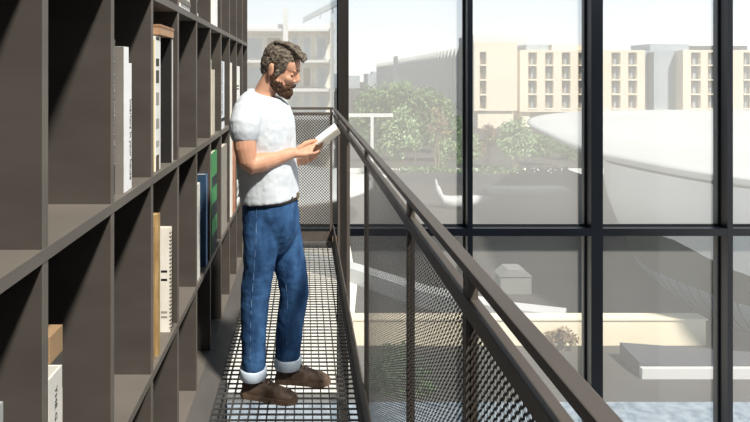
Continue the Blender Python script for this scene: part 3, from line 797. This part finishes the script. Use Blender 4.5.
m_ = MB(); m_.loops([rg(.93, ZR-.55), rg(.985, ZR-.30), rg(1.0, ZR-.06), rg(1.0, ZR), rg(.985, ZR+.10), rg(.92, ZR+.26), rg(.80, ZR+.18), rg(.76, ZR+.20), rg(.55, ZR+.42), rg(.25, ZR+.55), rg(.02, ZR+.58)])
obj('roof_shell', m_, 'white', cp, True)
prof = [(.985, ZR-.4), (.982, -3.2), (.976, -4.05), (.955, -5.2), (.943, -5.8), (.903, -7.5), (.865, -8.3), (.82, -9.0)]
def sz(z):
    for (s0, z0), (s1, z1) in zip(prof, prof[1:]):
        if z >= z1: return s0+(s1-s0)*(z0-z)/(z0-z1)
    return prof[-1][0]
def bowl_pt(p, z):
    k_ = sz(z); x = CC.x+(p.x-CC.x)*k_; y = CC.y+(p.y-CC.y)*k_
    if p.x < CC.x+4: x += max(0, y-27)*.34
    return Vector((x, y, z))
up, lo = MB(), MB(); nr = len(rim); zt = prof[0][1]
def zcut(p): return -5.0-.26*max(0, 24.0-p.y)-.10*min(8, max(0, p.y-24.0))
up.loops([[bowl_pt(p, zt+(zcut(p)-zt)*k/8) for p in rim] for k in range(9)], cap=False)
lo.loops([[bowl_pt(p, zcut(p)+.02+(GZ-zcut(p))*k/12) for p in rim] for k in range(13)], cap=False)
obj('bowl_cladding', up, 'bowl', cp, True)
obj('bowl_glazing', lo, 'bowlglass', cp, True)

# low round white pavilion seen past the railing end
lp = thing('round_pavilion', 'low round white roof seen through the railing left of the dark mullion', 'pavilion', (-6.2, 45, GZ))
def el(s_, z, n_=64): return [Vector((-6.2+11.3*s_*math.cos(2*math.pi*i/n_), 45+9*s_*math.sin(2*math.pi*i/n_), z)) for i in range(n_)]
obj('roof', MB().loops([el(.9, -6.9), el(.98, -6.7), el(1, -6.5), el(.985, -6.35), el(.9, -6.15), el(.5, -5.9), el(.05, -5.8)]), 'white', lp, True)
obj('wall', MB().loops([el(.7, GZ), el(.7, -6.85)]), 'beige', lp, True)

# kerb, low wall, bench, box for a reflection, sculpture, pergola, plinth strip
kb = MB(); pts = [(-6, 36), (-1, 33.2), (2.3, 30.6), (5.2, 27.4), (8.2, 25.4), (10.6, 24.6)]
out = [Vector((x+.45, y+.75)) for x, y in pts]
kb.prism([Vector(p) for p in pts]+out[::-1], GZ, GZ+.75)
tag(obj('planter_kerb', kb, 'white'), 'white raised kerb curving across the pavement behind the perforated panel', 'kerb')
tag(obj('garden_wall', MB().box(1.9, 15.7, 23.5, 24.0, GZ, GZ+1.0).box(1.85, 15.75, 23.45, 24.05, GZ+1.0, GZ+1.06), 'creamwall'), 'long low cream stone wall lit by the sun in the lower windows', 'wall')
t = thing('bench', 'low white bench with dark sloping block, near the blue grey gravel', 'bench', (14, 21.3, GZ))
obj('seat_block', MB().box(11.75, 18, 20.9, 21.08, GZ, GZ+.36), 'white', t)
wd = MB(); wd.loops([[Vector((11.75, 21.1, GZ)), Vector((11.75, 22.4, GZ)), Vector((11.75, 22.4, GZ+.62)), Vector((11.75, 21.1, GZ+.5))], [Vector((18, 21.1, GZ)), Vector((18, 22.4, GZ)), Vector((18, 22.4, GZ+.16)), Vector((18, 21.1, GZ+.12))]])
obj('sloping_block', wd, 'darkgrey', t)
t = thing('glass_reflection_box', 'small pale grey box with pitched top standing in for a window reflection', 'reflection_box', (10.2, 29.4, GZ))  # made-up box standing in for a pale reflection in the glass
obj('box_base', MB().box(9.45, 10.95, 29, 29.8, GZ, GZ+.85), 'reflection_box', t)
obj('pitched_top', MB().loops([[Vector((9.4, y, GZ+.85)), Vector((11.0, y, GZ+.85)), Vector((10.6, y, GZ+1.2)), Vector((9.8, y, GZ+1.2))] for y in (28.95, 29.85)]), 'reflection_box', t)
t = thing('boat_sculpture', 'white boat shaped sculpture with upright prow on the grey square', 'sculpture', (12.6, 47.8, GZ))
hull = []
for x, w, z0, z1 in ((10.45, .1, .9, 1.9), (10.7, .25, .55, 1.75), (11.0, .5, .15, 1.0), (11.8, .7, .0, .92), (12.8, .72, .0, .95), (13.6, .6, .25, .98), (14.4, .4, .5, .95), (15.1, .08, .72, .84)):
    hull.append([Vector((x, 47.8-w, GZ+(z0+z1)/2)), Vector((x, 47.8-w*.6, GZ+z0)), Vector((x, 47.8+w*.6, GZ+z0)), Vector((x, 47.8+w, GZ+(z0+z1)/2)), Vector((x, 47.8+w*.6, GZ+z1)), Vector((x, 47.8-w*.6, GZ+z1))])
obj('hull', MB().loops(hull), 'white', t, True)
obj('prow', MB().tube([(10.5, 47.8, GZ+1.5), (10.46, 47.8, GZ+2.0), (10.42, 47.8, GZ+2.25)], [.16, .13, .07], 10), 'white', t, True)
tag(obj('stone_ledge', MB().box(16.8, 23.6, 53.4, 55.2, GZ, GZ+.42), 'path'), 'long pale stone ledge on the square in front of the tree row', 'ledge')
tag(obj('planter_wall', MB().box(9, 27, 58.6, 59.2, GZ, GZ+.9).box(26.6, 27, 59.2, 62, GZ, GZ+.9), 'darkgrey'), 'grey retaining wall under the middle row of trees', 'wall')
t = thing('pergola', 'pale pergola frame with a single post at the left edge of the trees', 'pergola', (6.6, 60, GZ))
obj('beam', MB().box(4.0, 8.8, 59.9, 60.15, -2.6, -2.25), 'fin', t)
obj('post', MB().box(6.55, 6.85, 59.9, 60.15, GZ, -2.6), 'fin', t)
obj('cross_beam', MB().box(4.0, 4.2, 60.16, 64, -2.6, -2.25), 'fin', t)

# trees
def tree(name, label, px, base, blobs, m_, nleaf, leaf, trunks=1, group=None, Y=None, cat='tree', seed=1):
    """blobs: (px, py, radius in px)"""
    r_ = random.Random(seed)
    Y = F*(CH-GZ)/(base-HY) if Y is None else Y
    k = Y/F
    t = thing(name, label, cat, ((px-HX)*k, Y, GZ), group)
    cs = [(W(a, b_, Y)+Vector((0, r_.uniform(-.3, .3)*c*k, 0)), c*k) for a, b_, c in blobs]
    V, Fc = [], []
    tot = sum(c*c for _, c in cs)
    for c, rad in cs:
        for _ in range(int(nleaf*rad*rad/tot)):
            d = Vector((r_.gauss(0, 1), r_.gauss(0, 1), r_.gauss(0, 1))).normalized()
            p = c+d*rad*(r_.random()**.45)*(1+.15*math.sin(7*d.x+5*d.z+3*d.y))
            n1 = Vector((r_.gauss(0, 1), r_.gauss(0, 1), r_.gauss(0, 1))).normalized()
            n2 = n1.orthogonal().normalized(); sz = leaf*r_.uniform(.6, 1.3)
            n3 = n1.cross(n2)
            b0 = len(V)
            V += [p-n2*sz, p-n3*sz*.5, p+n2*sz, p+n3*sz*.5]; Fc.append((b0, b0+1, b0+2, b0+3))
    fm = MB(); fm.v = V; fm.f = Fc
    me_o = obj('foliage', fm, m_, t)
    big = sorted(cs, key=lambda q: -q[1])[:4]
    bx_ = Vector(((px-HX)*k, Y, GZ))
    tk = MB()
    for i in range(trunks):
        off = Vector(((i-(trunks-1)/2)*.5, 0, 0)); tgt = big[i % len(big)][0]
        h_ = (tgt.z-GZ)
        tk.tube([bx_+off*.4, bx_+off+Vector((0, 0, h_*.45)), tgt+off*.5], [.028*h_*.6+.03, .02*h_*.6+.02, .03], 8)
    for c, rad in big:
        tk.tube([bx_+Vector((0, 0, (c.z-GZ)*.5)), (bx_+c)/2+Vector((0, 0, (c.z-GZ)*.3)), c], [.07, .05, .02], 6)
    obj('trunk', tk, 'bark', t, True)
    return t
GT = 'trees in front of the finned office'
tree('tree', 'big rounded green tree at the left end of the mass before the office', 366, 166, [(364, 108, 12), (372, 98, 13), (358, 120, 10), (376, 112, 12), (366, 124, 10)], 'leaf_mid', 2600, .30, 1, GT, 99, seed=2)
tree('tree', 'tall wide green tree crowning the mass before the office', 396, 166, [(390, 96, 14), (402, 92, 13), (396, 108, 15), (412, 98, 11), (384, 108, 12), (410, 110, 12)], 'leaf_mid', 3200, .30, 1, GT, 90, seed=3)
tree('tree', 'right hand green tree of the mass, sloping down along the office', 432, 166, [(424, 98, 12), (434, 102, 12), (444, 110, 11), (428, 114, 13), (442, 124, 12), (452, 122, 9), (456, 130, 8)], 'leaf_mid', 3000, .30, 1, GT, 81, seed=4)
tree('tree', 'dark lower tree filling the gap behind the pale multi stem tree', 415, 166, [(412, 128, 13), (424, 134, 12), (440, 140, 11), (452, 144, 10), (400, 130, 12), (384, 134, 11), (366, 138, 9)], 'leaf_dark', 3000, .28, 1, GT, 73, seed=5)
tree('multi_stem_tree', 'pale multi stem tree standing in front of the big green trees', 398, 173, [(400, 116, 10), (410, 126, 11), (392, 128, 11), (402, 138, 13), (388, 144, 11), (414, 142, 10), (378, 150, 7), (396, 152, 9)], 'leaf_pale', 2600, .20, 3, None, 63, seed=6)
tree('slender_tree', 'thin reddish tree between the pale multi stem trees', 437, 172, [(436, 112, 7), (442, 122, 8), (434, 128, 8), (444, 134, 7)], 'leaf_red', 500, .16, 2, None, 64, seed=7)
tree('multi_stem_tree', 'pale bushy tree left of the mullion, right of the thin reddish one', 443, 172, [(438, 142, 9), (447, 148, 9), (440, 156, 7), (455, 150, 8), (458, 158, 6)], 'leaf_pale', 1500, .19, 3, None, 66.5, seed=8)
tree('multi_stem_tree', 'pale bushy tree hidden partly by the thin mullion', 470, 172, [(464, 148, 8), (470, 140, 8), (474, 152, 7)], 'leaf_pale', 1000, .19, 2, None, 63, seed=9)
tree('round_tree', 'bushy green tree just left of the white shell tip', 515, 172, [(508, 130, 9), (518, 126, 9), (514, 140, 11), (503, 142, 9), (526, 138, 10), (510, 150, 9), (522, 150, 9)], 'leaf_pale', 2200, .20, 2, None, 66, seed=10)
tree('round_tree', 'reddish green small tree left of the bushy one, right of the thin mullion', 488, 172, [(489, 130, 7), (492, 140, 8), (484, 146, 7), (480, 150, 6)], 'leaf_red', 900, .20, 2, None, 68, seed=11)
tree('round_tree', 'green tree under the white shell tip, behind the grey wall', 545, 172, [(538, 142, 8), (548, 140, 8), (544, 150, 9), (556, 146, 8), (534, 152, 7)], 'leaf_mid', 1500, .20, 2, None, 70, seed=12)
tree('round_tree', 'last green tree of the row, in the shade of the white shell', 568, 172, [(564, 148, 8), (573, 148, 8), (568, 156, 8)], 'leaf_mid', 1000, .20, 2, None, 75, seed=13)
hd = MB(); r_ = random.Random(3)
for k in range(2600):
    p = Vector((r_.uniform(9.5, 26.4), r_.uniform(59.4, 60.2), GZ+r_.uniform(.1, 1.25)+.2*math.sin(k)))
    n1 = Vector((r_.gauss(0, 1), r_.gauss(0, 1), r_.gauss(0, 1))).normalized(); n2 = n1.orthogonal().normalized(); n3 = n1.cross(n2); b0 = len(hd.v)
    hd.v += [p-n2*.2, p-n3*.11, p+n2*.2, p+n3*.11]; hd.f.append((b0, b0+1, b0+2, b0+3))
tag(obj('hedge', hd, 'leaf_mid'), 'low clipped green hedge behind the grey retaining wall', 'hedge')
tree('shrub', 'leafy green shrub behind the perforated panel near the gravel', 396, 412, [(380, 370, 17), (396, 362, 18), (410, 374, 18), (388, 388, 18), (404, 392, 18), (422, 386, 15), (376, 394, 12), (430, 396, 10)], 'leaf_dark', 2600, .09, 3, None, 20.2, 'shrub', 14)
tree('shrub', 'added brown leaf clump standing in for a shadow on the cream wall', 560, 347, [(552, 338, 7), (562, 334, 8), (572, 340, 6)], 'leaf_red', 500, .09, 2, None, 23.0, 'shrub', 15)  # leaf clump added in place of a shadow on the wall

# ------------------------------------------------------------------ light
sd = Vector((-1.12, 1.8, -2.75)).normalized()
su = bpy.data.lights.new('sun', 'SUN'); su.energy = 6.0; su.angle = R(4.5); su.color = (1, .95, .87)
so_ = bpy.data.objects.new('sun', su); COL.objects.link(so_); so_.location = (20, -20, 40)
so_.rotation_euler = sd.to_track_quat('-Z', 'Y').to_euler()
w = bpy.data.worlds.new('sky'); sc.world = w; w.use_nodes = True; nt = w.node_tree; nt.nodes.clear()
out = nt.nodes.new('ShaderNodeOutputWorld'); bg = nt.nodes.new('ShaderNodeBackground')
tc = nt.nodes.new('ShaderNodeTexCoord'); sp = nt.nodes.new('ShaderNodeSeparateXYZ'); rp = nt.nodes.new('ShaderNodeValToRGB')
nt.links.new(tc.outputs['Generated'], sp.inputs[0]); nt.links.new(sp.outputs[2], rp.inputs[0])
e = rp.color_ramp.elements
e[0].position = 0; e[0].color = (1.08, 1.07, 1.05, 1)
e[1].position = 1; e[1].color = (.12, .17, .25, 1)
x = e.new(.05); x.color = (1.03, 1.07, 1.09, 1)
x = e.new(.13); x.color = (.84, .96, 1.06, 1)
x = e.new(.35); x.color = (.24, .30, .38, 1)
nt.links.new(rp.outputs[0], bg.inputs[0]); bg.inputs[1].default_value = 1.0
nt.links.new(bg.outputs[0], out.inputs[0])

# ------------------------------------------------------------------ view
vs = sc.view_settings
sc.display_settings.display_device = 'sRGB'
vs.view_transform = 'Standard'; vs.look = 'None'; vs.exposure = 0.0; vs.gamma = 1.0; vs.use_curve_mapping = False
sc.cycles.max_bounces = 8; sc.cycles.transparent_max_bounces = 24; sc.cycles.use_denoising = True
sc.cycles.sample_clamp_indirect = 4
